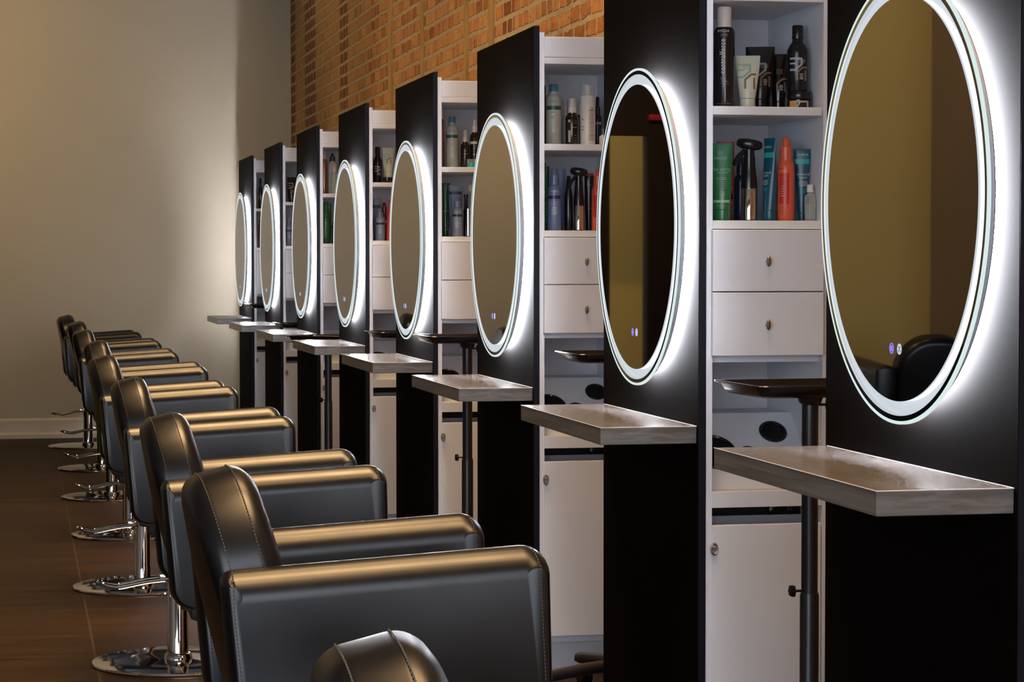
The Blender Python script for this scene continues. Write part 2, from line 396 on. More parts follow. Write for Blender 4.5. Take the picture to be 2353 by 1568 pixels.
def ringpull(parent, x, z):
    bm = nb(); T = Matrix.Rotation(math.radians(90), 3, 'Z')
    rings = []
    for i in range(28):
        a = 2 * math.pi * i / 28; ring = []
        for k in range(8):
            b = 2 * math.pi * k / 8; rr = 1 + .28 * math.cos(b)
            ring.append((x + .0075 * rr * math.cos(a), -.010 + .0028 * math.sin(b), z + .0125 * rr * math.sin(a)))
        rings.append(ring)
    vr = [[bm.verts.new(p) for p in r_] for r_ in rings]; vr.append(vr[0])
    for a, b in zip(vr, vr[1:]):
        for i in range(8): bm.faces.new((a[i], a[(i + 1) % 8], b[(i + 1) % 8], b[i]))
    lathe(bm, [(.004, 0), (.004, -.008), (.0055, -.009), (.0055, -.0095)], 12, ctr=(x, 0, z), axis='y')
    o = obj('knob', bm, m_knob, parent); o.location = (0, yf, 0); return o
for z0, z1, kz in ((-.072, .0765, .0), (-.2275, -.0745, -.153)):
    d = obj('drawer', bx(xi0 - .004, xi1 - .002, yf - .016, yf + .002, z0 + H, z1 + H, .0012, 1), m_white, st, 0)
    k = knob(d, .1675, kz + H); k.location.y = yf - .016
# tilted tool panel, its ledge and lip
ta, tb = Vector((yf + .05, -.557 + H)), Vector((yf + .24, -.383 + H))
bm = nb()
loft(bm, [[(x, -.042, tb.y - .0), (x, tb.x, tb.y), (x, ta.x, ta.y), (x, ta.x + .012, ta.y - .012), (x, tb.x + .012, tb.y - .014), (x, -.042, tb.y - .014)] for x in (xi0, xi1)])
obj('tool_panel', bm, m_white, st, 0)
obj('lip_board', bx(xi0, xi1, yf, yf + .055, -.5965 + H, -.557 + H, .001, 1), m_white, st, 0)
tn = Vector((0, -(tb.y - ta.y), (tb.x - ta.x))).normalized(); tu = Vector((0, tb.x - ta.x, tb.y - ta.y)).normalized()
T3 = Matrix((Vector((1, 0, 0)), tu, tn)).transposed()
for hx, hy, r in ((.252, .19, .035), (.172, .132, .029), (.085, .141, .056)):
    p = Vector((hx, yf + hy, 0)); s = (p.y - ta.x) / (tb.x - ta.x); p.z = ta.y + s * (tb.y - ta.y)
    bm = nb(); torus(bm, r - .003, .0042, p + tn * .001, 'z', 48, 10, T3)
    g = obj('tool_holder', bm, m_tray, st)
    bm = nb(); rings = [[p + T3 @ Vector((q * math.cos(2 * math.pi * i / 40), q * math.sin(2 * math.pi * i / 40), h)) for i in range(40)] for q, h in ((r - .004, .0025), (r - .006, .0008))]
    loft(bm, rings); obj('cup', bm, m_cup, g)
# slot under the lip: dark back, grey rail, holder tips hanging through
obj('slot_back', bx(xi0, xi1, yf + .16, yf + .17, -.66 + H, -.60 + H), m_dark, st, 0)
obj('slot_rail', bx(xi0, xi1, yf + .085, yf + .10, -.66 + H, -.626 + H), m_rail, st, 0)
bm = nb()
for x, lean in ((.212, -.010), (.250, .006)):
    tube(bm, smooth_path([(x, yf + .07, -.58 + H), (x + lean * .4, yf + .07, -.605 + H), (x + lean, yf + .068, -.624 + H)]), [.010] * 6 + [.0095, .009, .0085, .008, .006, .004, .001])
obj('holder_tip', bm, m_tray, st)
dr = obj('door', bx(xi0 - .001, xi1 - .002, yf - .002, yf + .016, -1.20 + H, -.6385 + H, .0012, 1), m_white, st, 0)
k = ringpull(dr, .038, -.695 + H); k.location.y = yf - .002
obj('toe_kick', bx(xi0, xi1, yf + .055, yf + .07, 0, -1.203 + H), m_white, st, 0)
obj('base_board', bx(xi0, xi1, yf + .02, PW - .02, -1.222 + H, -1.2035 + H), m_white, st, 0)
ORD = {1: 'beside the back wall', 2: 'second from the back wall', 3: 'third from the back wall', 4: 'fourth from the back wall', 5: 'fifth from the back wall', 6: 'third from the camera', 7: 'second from the camera', 8: 'nearest the camera'}
for k in YC:
    if k == 9: continue
    s = st if k == 8 else copy_tree(st)
    s.location = (PX, YC[k], 0)
    s['label'] = 'black panelled styling station with white cabinet, ' + ORD[k]; s['group'] = 'row of styling stations'

# ------------------------------------------------------------------ round lit mirrors
mr = thing('vanity_mirror', '', 'mirror', (PX, YC[8] - .022, ZC))
xg = -.0398                                                    # front face of the glass
bm = nb(); lathe(bm, [(.3672, xg), (.3672, xg + .0035)], 128, axis='x'); obj('mirror_glass', bm, m_mirror, mr)
obj('light_band', annulus(nb(), .3672, .3935, xg + .0002, xg + .0012), m_band, mr)
obj('bevel_ring', annulus(nb(), .3935, .4030, xg + .0002, xg + .005), m_glassedge, mr)
obj('lit_edge', annulus(nb(), .4030, .409, xg - .0001, xg + .005), m_rim, mr)
obj('led_strip', annulus(nb(), .3652, .3670, xg + .0046, xg + .0165), m_tape, mr)
dm = nb(); annulus(dm, .3885, .391, xg + .0052, -.0222); annulus(dm, .02, .391, -.0225, -.0205)
obj('casing', dm, m_drum, mr)
obj('shadow_ring', annulus(nb(), .384, .3916, -.0205, -.0190), m_dark, mr)  # dark ring standing in for the thin shadow line behind the casing
bm = nb(); annulus(bm, .372, .375, -.0186, -.0005); obj('back_led_strip', bm, m_back, mr)
obj('bracket', annulus(nb(), .10, .25, -.0202, -.0002, 48), m_dark, mr)
def touch(y, m, full):
    bm = nb(); annulus(bm, .0082, .0100, xg - .0006, xg - .0002, 36, y, -.2718)
    if full: box(bm, xg - .0006, xg - .0002, y - .0036, y + .0036, -.2718 - .0052, -.2718 + .0052)
    else:
        for q in range(4):
            a = math.pi / 2 * q; annulus(bm, .0012, .0024, xg - .0006, xg - .0002, 14, y + .0046 * math.cos(a), -.2718 + .0052 * math.sin(a))
    return obj('touch_button', bm, m, mr, 0)
touch(.022, m_purple, True); touch(-.0165, m_icon, False)
for k in YC:
    if k == 9: continue
    s = mr if k == 8 else copy_tree(mr)
    s.location = (PX, YC[k] - .022, ZC + (.024 if k == 8 else 0))
    s['label'] = 'round backlit mirror with glowing rim, on the station ' + ORD[k]; s['group'] = 'round lit mirrors'

# ------------------------------------------------------------------ grey ledges
def ledge_mat():
    m, N, L, b = nodes('grey_veined_laminate')
    tc = N.new('ShaderNodeTexCoord'); mp = N.new('ShaderNodeMapping'); mp.inputs['Scale'].default_value = (3.5, .8, 26); L.new(tc.outputs['Object'], mp.inputs['Vector'])
    nz = N.new('ShaderNodeTexNoise'); nz.inputs['Scale'].default_value = 3.; nz.inputs['Detail'].default_value = 8; nz.inputs['Distortion'].default_value = .8; L.new(mp.outputs['Vector'], nz.inputs['Vector'])
    rp = N.new('ShaderNodeValToRGB'); e = rp.color_ramp.elements; e[0].position = .35; e[0].color = (.092, .084, .078, 1); e[1].position = .70; e[1].color = (.158, .149, .143, 1)
    L.new(nz.outputs['Fac'], rp.inputs['Fac']); L.new(rp.outputs['Color'], b.inputs['Base Color'])
    b.inputs['Roughness'].default_value = .17; b.inputs['Specular IOR Level'].default_value = .5
    n2 = N.new('ShaderNodeTexNoise'); n2.inputs['Scale'].default_value = 60; n2.inputs['Detail'].default_value = 3; L.new(tc.outputs['Object'], n2.inputs['Vector'])
    mr_ = N.new('ShaderNodeMapRange'); mr_.inputs['To Min'].default_value = .12; mr_.inputs['To Max'].default_value = .24; L.new(n2.outputs['Fac'], mr_.inputs['Value']); L.new(mr_.outputs['Result'], b.inputs['Roughness'])
    return m
m_ledge = ledge_mat()
m_ledge_e = mat('ledge_edge_line', (.50, .49, .48), .3)
lg = thing('ledge_shelf', '', 'shelf', (PX, YC[8], 0))
zt = -.398 + H
obj('slab', bx(-.240, -.0006, -.452, .452, zt - .042, zt, .0012, 1), m_ledge, lg, 0)
bm = nb(); dx = [.0]
for a, b in (((-.240, -.452), (-.240, .452)), ((-.240, -.452), (-.001, -.452)), ((-.001, -.452), (-.001, .452))):
    tube(bm, [(a[0], a[1], zt - .0004), (b[0], b[1], zt - .0004)], .0011, 6)
obj('edge_strip', bm, m_ledge_e, lg)
for k in YC:
    if k == 9: continue
    s = lg if k == 8 else copy_tree(lg)
    s.location = (PX, YC[k], {8: .025, 6: -.004}.get(k, 0.))
    s['label'] = 'grey stone look ledge below the mirror, on the station ' + ORD[k]; s['group'] = 'grey ledges under the mirrors'

# ------------------------------------------------------------------ tool trolleys
def make_trolley():
    t = thing('tool_trolley', '', 'trolley')
    zr = 1.05
    # tray: rounded rectangle with a rolled rim and sloping walls
    def rr(w, d, z, r): return [(p.x, p.y, z) for p in rounded([(-w, -d), (w, -d), (w, d), (-w, d)], r, 5)]
    bm = nb()
    loft(bm, [rr(.140, .118, zr - .0245, .02), rr(.152, .130, zr - .027, .022), rr(.162, .140, zr - .019, .026), rr(.169, .147, zr - .005, .03), rr(.180, .158, zr - .004, .034), rr(.1815, .1595, zr - .001, .035),
              rr(.180, .158, zr + .001, .034), rr(.168, .146, zr + .0005, .03), rr(.160, .138, zr - .014, .026), rr(.150, .128, zr - .021, .022), rr(.138, .116, zr - .022, .02)])
    obj('tray', bm, m_tray, t, 50)
    bm = nb(); lathe(bm, [(.0185, .56), (.0185, zr - .05), (.025, zr - .045), (.03, zr - .030), (.055, zr - .0275)], 24); obj('upper_pole', bm, m_pole, t)
    bm = nb(); lathe(bm, [(.0215, .10), (.0215, .575), (.0195, .582)], 24); obj('lower_pole', bm, m_pole, t)
    def kn(x, z, sg, y=0.):
        bm = nb(); s = sg
        lathe(bm, [(.003, s * .018), (.003, s * .036)], 10, ctr=(0, y, z), axis='x')
        rings = []
        for h, r in ((.034, .008), (.036, .0125), (.044, .0125), (.047, .009)):
            rings.append([(s * h, y + (r + .0014 * math.cos(6 * a)) * math.cos(a), z + (r + .0014 * math.cos(6 * a)) * math.sin(a)) for a in [2 * math.pi * i / 36 for i in range(36)]])
        loft(bm, rings); return bm
    kb = obj('clamp_knob', kn(0, .586, -1), m_tray, t)
    obj('clamp_knob', kn(0, zr - .050, -1), m_tray, t)
    bm = nb(); lathe(bm, [(.042, .085), (.046, .092), (.046, .118), (.03, .13), (.022, .14)], 24); obj('hub', bm, m_pole, t)
    for a, ll in ((-165, .30), (-105, .26), (-15, .22), (103, .28)):
        ar = math.radians(a); d = Vector((math.cos(ar), math.sin(ar), 0))
        bm = nb(); tube(bm, smooth_path([d * .02 + Vector((0, 0, .104)), d * .12 + Vector((0, 0, .100)), d * ll + Vector((0, 0, .082)), d * (ll + .015) + Vector((0, 0, .076))], 5), [.019] * 14 + [.014, .006], 12)
        lg_ = obj('leg', bm, m_pole, t)
        q = d * (ll - .015)
        bm = nb(); lathe(bm, [(.006, .05), (.006, .078)], 10, ctr=(q.x, q.y, 0)); sd = Vector((-d.y, d.x, 0))
        for s in (-1, 1):
            c = q + sd * .011 * s; R = .025
            rings = [[c + sd * s * h + d * (r * math.cos(2 * math.pi * i / 20)) + Vector((0, 0, R + .0005 + r * math.sin(2 * math.pi * i / 20))) for i in range(20)] for h, r in ((-.008, R * .9), (-.006, R), (.006, R), (.008, R * .9))]
            loft(bm, rings)
        obj('caster', bm, m_tray, lg_)
    return t
tr = make_trolley()
TR = {7: (1.720, 4.925, 1.0515, .02), 6: (1.772, 6.77, 1.048, -.02), 5: (1.640, 8.56, 1.045, .02), 4: (1.735, 10.44, 1.004, .06), 3: (1.60, 12.27, .930, -.55), 2: (1.705, 14.12, .948, .1), 1: (1.70, 15.96, 1.031, .08)}
for k, (x, y, z, rz) in TR.items():
    s = tr if k == 7 else copy_tree(tr)
    s.location = (x, y, 0); s.rotation_euler.z = rz
    dz = z - 1.05
    for ch in s.children:
        nm = ch.name.split('.')[0]
        if nm in ('tray', 'upper_pole') : ch.location.z = dz
        if nm == 'clamp_knob' and ch.bound_box[0][2] > .8:
            ch.location.z = dz
            if k == 7: ch.rotation_euler.z = math.radians(165)
    s['label'] = 'black tray trolley on casters before the cabinet of the station ' + ORD[k]; s['group'] = 'tray trolleys'

# ------------------------------------------------------------------ salon chairs (origin on the column axis, facing +x)
def make_chair():
    t = thing('salon_chair', '', 'chair')
    ox = .50
    z0 = H
    def pl(f): return f
    # arms: upholstered slabs with a rounded crest and a boxing strip
    top_r, top_f, bot = -.519 + z0, -.488 + z0, -.832 + z0
    outl = rounded([(.318 - ox, top_r), (.345 - ox, bot), (.872 - ox, bot), (.864 - ox, top_f)], [.022, .06, .06, .045])
    def rf(n): return .013 + .038 * max(0., n.y) ** 2
    for s in (-1, 1):
        yc = s * .252
        bm = nb(); puff(bm, outl, .050, rf, lambda q, u: (q.x, yc + u, q.y), flat=0.0, n=10)
        bmesh.ops.recalc_face_normals(bm, faces=bm.faces); tree = BVHTree.FromBMesh(bm)
        a = obj('armrest', bm, m_leather, t, 60)
        for sd in (-1, 1):
            y = yc + sd * .0515
            for xt, zt_, xb in ((.318 - ox + .020, top_r, .345 - ox + .013), (.864 - ox - .021, top_f, .872 - ox - .018)):
                line = [(xt + .0006, yc + sd * .004, zt_ + .004), (xt, yc + sd * .03, zt_ + .002), (xt, y, zt_ - .02), (xt, y, zt_ - .06), (xb, y, bot + .06)]
                bm = nb(); dashes(bm, on_surface(tree, fine(line))); obj('stitching', bm, m_stitch, a)
    # backrest: boxing strip with a pad bulging on either side
    lean = math.radians(14.); dn = Vector((math.sin(lean), 0, -math.cos(lean))); nf = Vector((math.cos(lean), 0, math.sin(lean)))
    top = Vector((.336 - ox, 0, -.379 + z0))
    hw, hb = .200, .47
    ob = rounded([(-hw, 0), (-hw * .96, -hb), (hw * .96, -hb), (hw, 0)], [.165, .05, .05, .165], 12)
    # crown of the top edge
    ob = [Vector((p.x, p.y + (-.012 * (p.x / hw) ** 2 if p.y > -.2 else 0))) for p in ob]
    def place(q, u): v = top + Vector((0, 1, 0)) * q.x - dn * q.y + nf * u; return (v.x, v.y, v.z)
    bm = nb(); puff(bm, ob, .060, lambda n: .036, place, flat=.022, n=9, dome=.012)
    bk = obj('backrest', bm, m_leather, t, 60)
    N = len(ob)
    for u in (-.027, .027):
        bm = nb()
        line = [place(Vector((p.x * 1.004, p.y + .001)), u) for p in ob]
        i0 = next(i for i, p in enumerate(ob) if p.y < -.40); 
        order = line[:]; order = [order[(i + N // 2) % N] for i in range(N)]
        keep = [l for l, p in zip(order, [ob[(i + N // 2) % N] for i in range(N)]) if p.y > -.42]
        dashes(bm, keep)
        obj('stitching', bm, m_stitch, bk)
    # seat
    sq = rounded([(.40 - ox, -.705 + z0), (.40 - ox, -.81 + z0), (.845 - ox, -.81 + z0), (.865 - ox, -.69 + z0)], [.02, .02, .03, .045])
    bm = nb(); puff(bm, sq, .204, lambda n: .02, lambda q, u: (q.x, u, q.y), flat=.18, n=5); obj('seat', bm, m_leather, t, 60)
    bm = nb(); box(bm, -.13, .30, -.19, .19, -.845 + z0, -.808 + z0, .012); box(bm, -.10, .10, -.10, .10, -.885 + z0, -.84 + z0, .015); obj('seat_mount', bm, m_dark, t)
    # hydraulic column, disc base and pump lever
    bm = nb(); lathe(bm, [(.0345, .008), (.0345, .085), (.0335, .087), (.0335, .36), (.030, .365), (.030, .50)], 32); obj('column', bm, m_chrome, t)
    bm = nb(); lathe(bm, [(.270, .0), (.279, .001), (.281, .005), (.279, .010), (.270, .0118), (.15, .0125), (.06, .013), (.047, .0145), (.044, .030), (.040, .034), (.035, .035)], 96); obj('base_disc', bm, m_chrome, t, 40)
    bm = nb(); zl = 1.32 - 1.075
    for s in (-1, 1):
        tube(bm, smooth_path([(-.03, s * .030, zl + .010), (-.10, s * .030, zl + .003), (-.165, s * .030, zl - .009), (-.195, s * .030, zl - .013), (-.225, s * .029, zl - .008), (-.248, s * .020, zl - .001), (-.255, 0, zl + .001)], 5), .0072, 10)
    box(bm, -.062, -.02, -.036, .036, zl + .006, zl + .03, .006)
    obj('pump_lever', bm, m_chrome, t)
    return t
ch0 = make_chair()
CX = {1: -.026, 2: .010, 3: .0, 4: .016, 5: -.018, 6: .003, 7: .007, 8: -.012, 9: -.014}
CR = {1: .03, 2: 0., 3: -.015, 4: -.02, 5: .012, 6: -.02, 7: .0, 8: .02, 9: -.04}
CL = {1: 'nearest the back wall', 2: 'second from the back wall', 3: 'third from the back wall', 4: 'fourth from the back wall', 5: 'fifth from the back wall', 6: 'fourth from the camera', 7: 'third from the camera',
      8: 'second from the camera', 9: 'cut by the frame bottom'}
for k in (8, 1, 2, 3, 4, 5, 6, 7, 9):
    s = ch0 if k == 8 else copy_tree(ch0)
    s.location = (.50 + CX[k], YC[k], 0); s.rotation_euler.z = CR[k]
    dz = {8: .019, 9: .014}.get(k, -.004)
    for c in s.children:
        if c.name.split('.')[0] not in ('column', 'base_disc', 'pump_lever'): c.location.z = dz
        if k == 6 and c.name.split('.')[0] == 'pump_lever': c.location.z = .026
    s['label'] = 'black leather salon chair on chrome disc base, ' + CL[k]; s['group'] = 'row of salon chairs'

s = copy_tree(ch0); s.location = (-1.22, 10.75, 0); s.rotation_euler.z = math.radians(92)
s['label'] = 'black salon chair by the ochre partition, seen only as a reflection in the nearest mirror'; s['group'] = 'row of salon chairs'; del s['group']

# ------------------------------------------------------------------ hair products on the shelves
def pm(name, col, rough=.3, **kw): return mat(name, col, rough, var=kw.pop('var', .03), **kw)
p_black = pm('product_black', (.008, .008, .010), .22); p_brown = pm('amber_black', (.014, .006, .004), .15)
p_navy = pm('product_navy', (.012, .018, .05), .3); p_blue = pm('product_slate_blue', (.10, .145, .27), .32); p_grey = pm('product_sage_grey', (.30, .33, .30), .35)
p_greyblue = pm('product_grey_blue', (.17, .22, .30), .32); p_green = pm('product_green', (.012, .13, .045), .3); p_dgreen = pm('product_dark_green', (.01, .085, .035), .25)
p_teal = pm('product_teal', (.006, .075, .12), .28); p_aqua = pm('label_aqua', (.02, .34, .33), .4); p_coral = pm('product_coral', (.70, .115, .055), .3)
p_red = pm('label_red', (.52, .02, .012), .35); p_pink = pm('product_dusky_red', (.38, .045, .05), .3); p_wine = pm('product_wine', (.16, .008, .02), .25)
p_cream = pm('product_cream', (.55, .56, .44), .35); p_white = pm('product_white', (.72, .70, .66), .35); p_copper = pm('product_copper', (.42, .20, .12), .22, metal=.6)
p_tcap = pm('cap_teal', (.03, .13, .17), .3); p_band = pm('band_dark_green', (.006, .05, .035), .4); p_nband = pm('band_navy', (.008, .012, .04), .4)
p_ink = pm('print_white', (.62, .62, .60), .5); p_inkd = pm('print_grey', (.20, .23, .22), .5); p_inkg = pm('print_pale_green', (.30, .48, .28), .5); p_brz = pm('print_bronze', (.22, .13, .065), .45)
p_sil = pm('print_silver', (.34, .35, .38), .4); p_mint = pm('print_mint', (.26, .42, .38), .5); p_tan = pm('print_tan', (.48, .40, .30), .5); p_lil = pm('print_pink', (.62, .25, .42), .5); p_org = pm('print_orange', (.62, .33, .12), .5)
c_clear = clear('clear_plastic', (.80, .80, .76), .86); c_frost = clear('frosted_cap', (.72, .66, .60), .25); c_liq = clear('clear_liquid', (.55, .64, .57), .75); c_green = clear('pale_green_plastic', (.5, .62, .55), .45)
p_silver = pm('polished_silver', (.75, .74, .72), .08, metal=1.)

def wd(prof, z):                                  # half width and half depth of a profile at height z
    for (a, wa, da), (b, wb, db) in zip(prof, prof[1:]):
        if a <= z <= b:
            t = (z - a) / (b - a) if b > a else 0
            return wa + (wb - wa) * t, da + (db - da) * t
    return prof[-1][1:] if z > prof[-1][0] else prof[0][1:]
def body(name, prof, m, par, seg=32, cap1=True):
    bm = nb(); loft(bm, [[(w * math.cos(2 * math.pi * i / seg), d * math.sin(2 * math.pi * i / seg), z) for i in range(seg)] for z, w, d in prof], True, cap1)
    return obj(name, bm, m, par, 40)
def skin(prof, x, z, eps):
    w, d = wd(prof, z); q = max(-.97, min(.97, x / w)); return (x, -(d * math.sqrt(1 - q * q) + eps), z)
def stroke(par, prof, pts, wid, m, eps=.0004, name='print_mark'):
    bm = nb()
    P = [Vector(p) for p in pts]; dn = []
    for a, b in zip(P, P[1:]):
        n = max(1, int((b - a).length / .003)); dn += [a + (b - a) * i / n for i in range(n)]
    dn.append(P[-1]); rows = []
    for i, p in enumerate(dn):
        d = (dn[min(i + 1, len(dn) - 1)] - dn[max(i - 1, 0)]).normalized(); nr = Vector((-d.y, d.x)) * wid / 2
        rows.append([bm.verts.new(skin(prof, *(p + nr * s), eps)) for s in (-1, -.33, .33, 1)])
    for a, b in zip(rows, rows[1:]):
        for i in range(3): bm.faces.new((a[i], a[i + 1], b[i + 1], b[i]))
    return obj(name, bm, m, par, 0)
def panel(par, prof, x0, x1, z0, z1, m, eps=.0003, name='label_panel'):
    bm = nb(); nx = max(6, int((x1 - x0) / .0025)); nz = 6
    g = [[bm.verts.new(skin(prof, x0 + (x1 - x0) * i / nx, z0 + (z1 - z0) * j / nz, eps)) for i in range(nx + 1)] for j in range(nz + 1)]
    for j in range(nz):
        for i in range(nx): bm.faces.new((g[j][i], g[j][i + 1], g[j + 1][i + 1], g[j + 1][i]))
    return obj(name, bm, m, par, 0)
def words(par, prof, s, size, x, z, m=None, vert=False, eps=.0006, track=1., sx=1.):
    bm = text_bm(s, size, track)
    for k in range(4):
        es = [e for e in bm.edges if e.calc_length() > .0022]
        if not es: break
        if k == 0: bmesh.ops.triangulate(bm, faces=bm.faces); es = [e for e in bm.edges if e.calc_length() > .0022]
        bmesh.ops.subdivide_edges(bm, edges=es, cuts=1); bmesh.ops.triangulate(bm, faces=bm.faces)
    for v in bm.verts:
        a, b = v.co.x * sx, v.co.y
        if vert: a, b = -b, a
        v.co = Vector(skin(prof, x + a, z + b, eps))
    return obj('lettering', bm, m or p_ink, par, 0)
def lines(par, prof, x, z, n, wid, m=None, gap=.0035, h=.0012, eps=.0005):
    for i in range(n):
        w = wid * random.uniform(.7, 1.)
        stroke(par, prof, [(x - w / 2, z - i * gap), (x + w / 2, z - i * gap)], h, m or p_ink, eps, 'small_print')
def seal(par, prof, x, z, r, m=None):
    stroke(par, prof, [(x + r * math.cos(2 * math.pi * i / 16), z + r * math.sin(2 * math.pi * i / 16)) for i in range(17)], r * .22, m or p_ink, .0005, 'seal_mark')
    stroke(par, prof, [(x - r * .3, z + r * .3), (x, z - r * .2), (x + r * .4, z + r * .4)], r * .25, m or p_ink, .0005, 'seal_mark')
def cyl(R, pts, d=1.): return [(z, R * f, R * f * d) for z, f in pts]

SHZ = {'U': .374 + H, 'L': .099 + H}
class Item:
    def __init__(s, k, sh, uL, uR, vT, dy, name, label, cat, base=0., rz=0.):
        Y = YC[k] - PW + .004 + dy; zs = SHZ[sh] + base
        a, b = onY(uL, vT + 8, Y), onY(uR, vT + 8, Y)
        a.x = max(a.x, PX + .0385); b.x = min(b.x, PX + .3125)
        s.w = (b.x - a.x) / 2 * .985; s.h = onY((uL + uR) / 2, vT, Y).z - zs
        s.t = thing(name, label, cat, ((a.x + b.x) / 2, Y, zs + .0004), rz - math.atan2((a.x + b.x) / 2, Y))
def aerosol(it, m, cap, mark=None):
    R, h = it.w, it.h
    pr = cyl(R, [(0, .93), (.004, 1), (h * .74, 1), (h * .765, .96), (h * .79, .84), (h * .80, .72)])
    b = body('body', pr, m, it.t)
    body('cap', cyl(R, [(h * .80, .70), (h * .985, .68), (h, .60)]), cap, it.t)
    body('nozzle', cyl(R, [(h * .80, .42), (h * .87, .40), (h * .90, .26), (h * .94, .25)]), p_white, it.t)
    return b, pr
def capbottle(it, m, capm, neckm=None, hs=.76):
    R, h = it.w, it.h
    pr = cyl(R, [(0, .92), (.004, 1), (h * hs, 1), (h * (hs + .035), .93), (h * (hs + .065), .74), (h * (hs + .075), .60), (h * (hs + .115), .58)])
    b = body('body', pr, m, it.t); z = h * (hs + .116)
    body('cap', cyl(R, [(z, .575), (h * .985, .56), (h, .50)]), capm, it.t); return b, pr
def spray(it, m, capm=None, collar=.58, nozzle=.42, hb=.60, overcap=None):
    R, h = it.w, it.h
    pr = cyl(R, [(0, .92), (.004, 1), (h * (hb - .02), 1), (h * (hb + .03), .93), (h * (hb + .065), .72), (h * (hb + .075), collar), (h * (hb + .105), collar)])
    b = body('body', pr, m, it.t); cm = capm or m
    z = h * (hb + .106); z2 = h * (hb + .23)
    body('collar', cyl(R, [(z, collar * 1.06), (z2, collar * 1.02), (z2 + .001, collar * .9)]), cm, it.t)
    body('nozzle', cyl(R, [(z2, nozzle), (h * .985, nozzle * .88), (h, nozzle * .7)]), cm, it.t)
    if overcap: body('overcap', cyl(R, [(z, collar * 1.12), (h * 1.0, collar * .95), (h * 1.012, collar * .8)]), overcap, it.t)
    return b, pr
def squeeze(it, m, capm=None, hc=.15, taper=.80, dep=.55, rc=.70):
    W, h = it.w, it.h
    pr = [(h * hc, W * rc, W * rc * .95), (h * (hc + .02), W * taper * .95, W * rc * .98), (h * .45, W * (taper + .10), W * dep), (h * .80, W * .97, W * dep * .42), (h * .955, W, .0035), (h, W, .002)]
    b = body('body', pr, m, it.t, 36)
    body('cap', [(0, W * rc * .98, W * rc * .98), (.003, W * rc * 1.02, W * rc * 1.02), (h * hc - .001, W * rc * 1.0, W * rc * 1.0)], capm or m, it.t)
    return b, pr
def angular(par, pr, x0, z0, s, m1, m2):            # folded-ribbon strokes printed on the men's range
    stroke(par, pr, [(x0 - 1.0 * s, z0 + 1.0 * s), (x0 + .45 * s, z0 + 1.0 * s), (x0 + .45 * s, z0 + .25 * s), (x0 - .35 * s, z0 - .42 * s), (x0 - 1. * s, z0 - .42 * s)], .26 * s, m1)
    stroke(par, pr, [(x0 - 1.0 * s, z0 + .38 * s), (x0 - .25 * s, z0 + .38 * s)], .22 * s, m1)
    stroke(par, pr, [(x0 - .1 * s, z0 - 1.75 * s), (x0 - .1 * s, z0 - .72 * s), (x0 + .6 * s, z0 - .12 * s), (x0 + 1.15 * s, z0 - .12 * s)], .24 * s, m2)
    stroke(par, pr, [(x0 + .92 * s, z0 - .5 * s), (x0 + .92 * s, z0 - 1.8 * s)], .22 * s, m2)
    lines(par, pr, x0 + .42 * s, z0 - .95 * s, 4, .5 * s, gap=.2 * s, h=.07 * s)
def mister(it, clearm=True):                          # continuous mist bottle with domed black head
    R, h = it.w * .62, it.h
    pr = cyl(R, [(0, .90), (.004, .98), (h * .40, 1), (h * .47, .98), (h * .56, .86), (h * .66, .74), (h * .76, .72)])
    b = body('body', pr, p_black, it.t)
    body('lower_sleeve', cyl(R, [(h * .015, 1.005), (h * .38, 1.03), (h * .385, 1.0)]), p_silver, it.t)
    bm = nb(); T = Matrix.Rotation(math.radians(9), 3, 'Y')
    rings = []
    for z, f in ((-.07, .55), (-.05, .85), (-.02, 1.0), (.03, 1.0), (.06, .92), (.08, .70), (.088, .3)):
        rings.append([Vector((0, 0, h * .905)) + T @ Vector((it.w * 1.0 * f * math.cos(2 * math.pi * i / 32), it.w * .62 * f * math.sin(2 * math.pi * i / 32), h * z * .78)) for i in range(32)])
    loft(bm, rings); obj('head', bm, p_black, it.t)
    body('neck', cyl(R, [(h * .74, .66), (h * .85, .62)]), p_black, it.t)
    bm = nb(); tube(bm, smooth_path([(-it.w * .30, 0, h * .84), (-it.w * .85, -.004, h * .76), (-it.w * 1.15, -.008, h * .66)]), [.006] * 12 + [.004], 8); obj('trigger', bm, p_black, it.t)
    return b, pr
G7 = 'hair products on the shelves'

# --- second station from the camera: upper shelf
i = Item(7, 'U', 1640.5, 1688, 17, .075, 'hairspray_can', 'tall black hairspray can with vertical white lettering', 'hairspray')
b, pr = aerosol(i, p_black, c_frost); h = i.h
words(b, pr, 'AVEDA', .0092, -.002, h * .745); lines(b, pr, .0, h * .725, 3, .022, p_inkd, .0022, .0006)
words(b, pr, 'controlforce', .0200, .0025, h * .505, vert=True, track=1.06, sx=.78); seal(b, pr, -.003, h * .285, .0042, p_inkd)
lines(b, pr, .002, h * .255, 2, .024, p_inkd, .005, .0008); words(b, pr, 'net wt 9.1 oz/258 g e', .0042, .0, h * .035, p_inkd)
i = Item(7, 'U', 1690.5, 1746, 128.5, .085, 'styling_tube', 'cream styling tube standing on its cap between black tubes', 'tube')
b, pr = squeeze(i, p_cream, hc=.19, taper=.68, rc=.62); angular(b, pr, -.004, i.h * .66, .0215, p_mint, p_brz); lines(b, pr, -.006, i.h * .80, 3, .02, p_org, .004, .0015)
i = Item(7, 'U', 1714.5, 1779, 108, .155, 'styling_tube', 'large black styling tube behind the cream tube', 'tube')
b, pr = squeeze(i, p_black, hc=.17, taper=.74); angular(b, pr, .004, i.h * .60, .0205, p_mint, p_brz); lines(b, pr, .010, i.h * .715, 3, .02, p_sil)
i = Item(7, 'U', 1768, 1811, 125, .185, 'styling_tube', 'dark amber styling tube at the back beside the black bottle', 'tube')
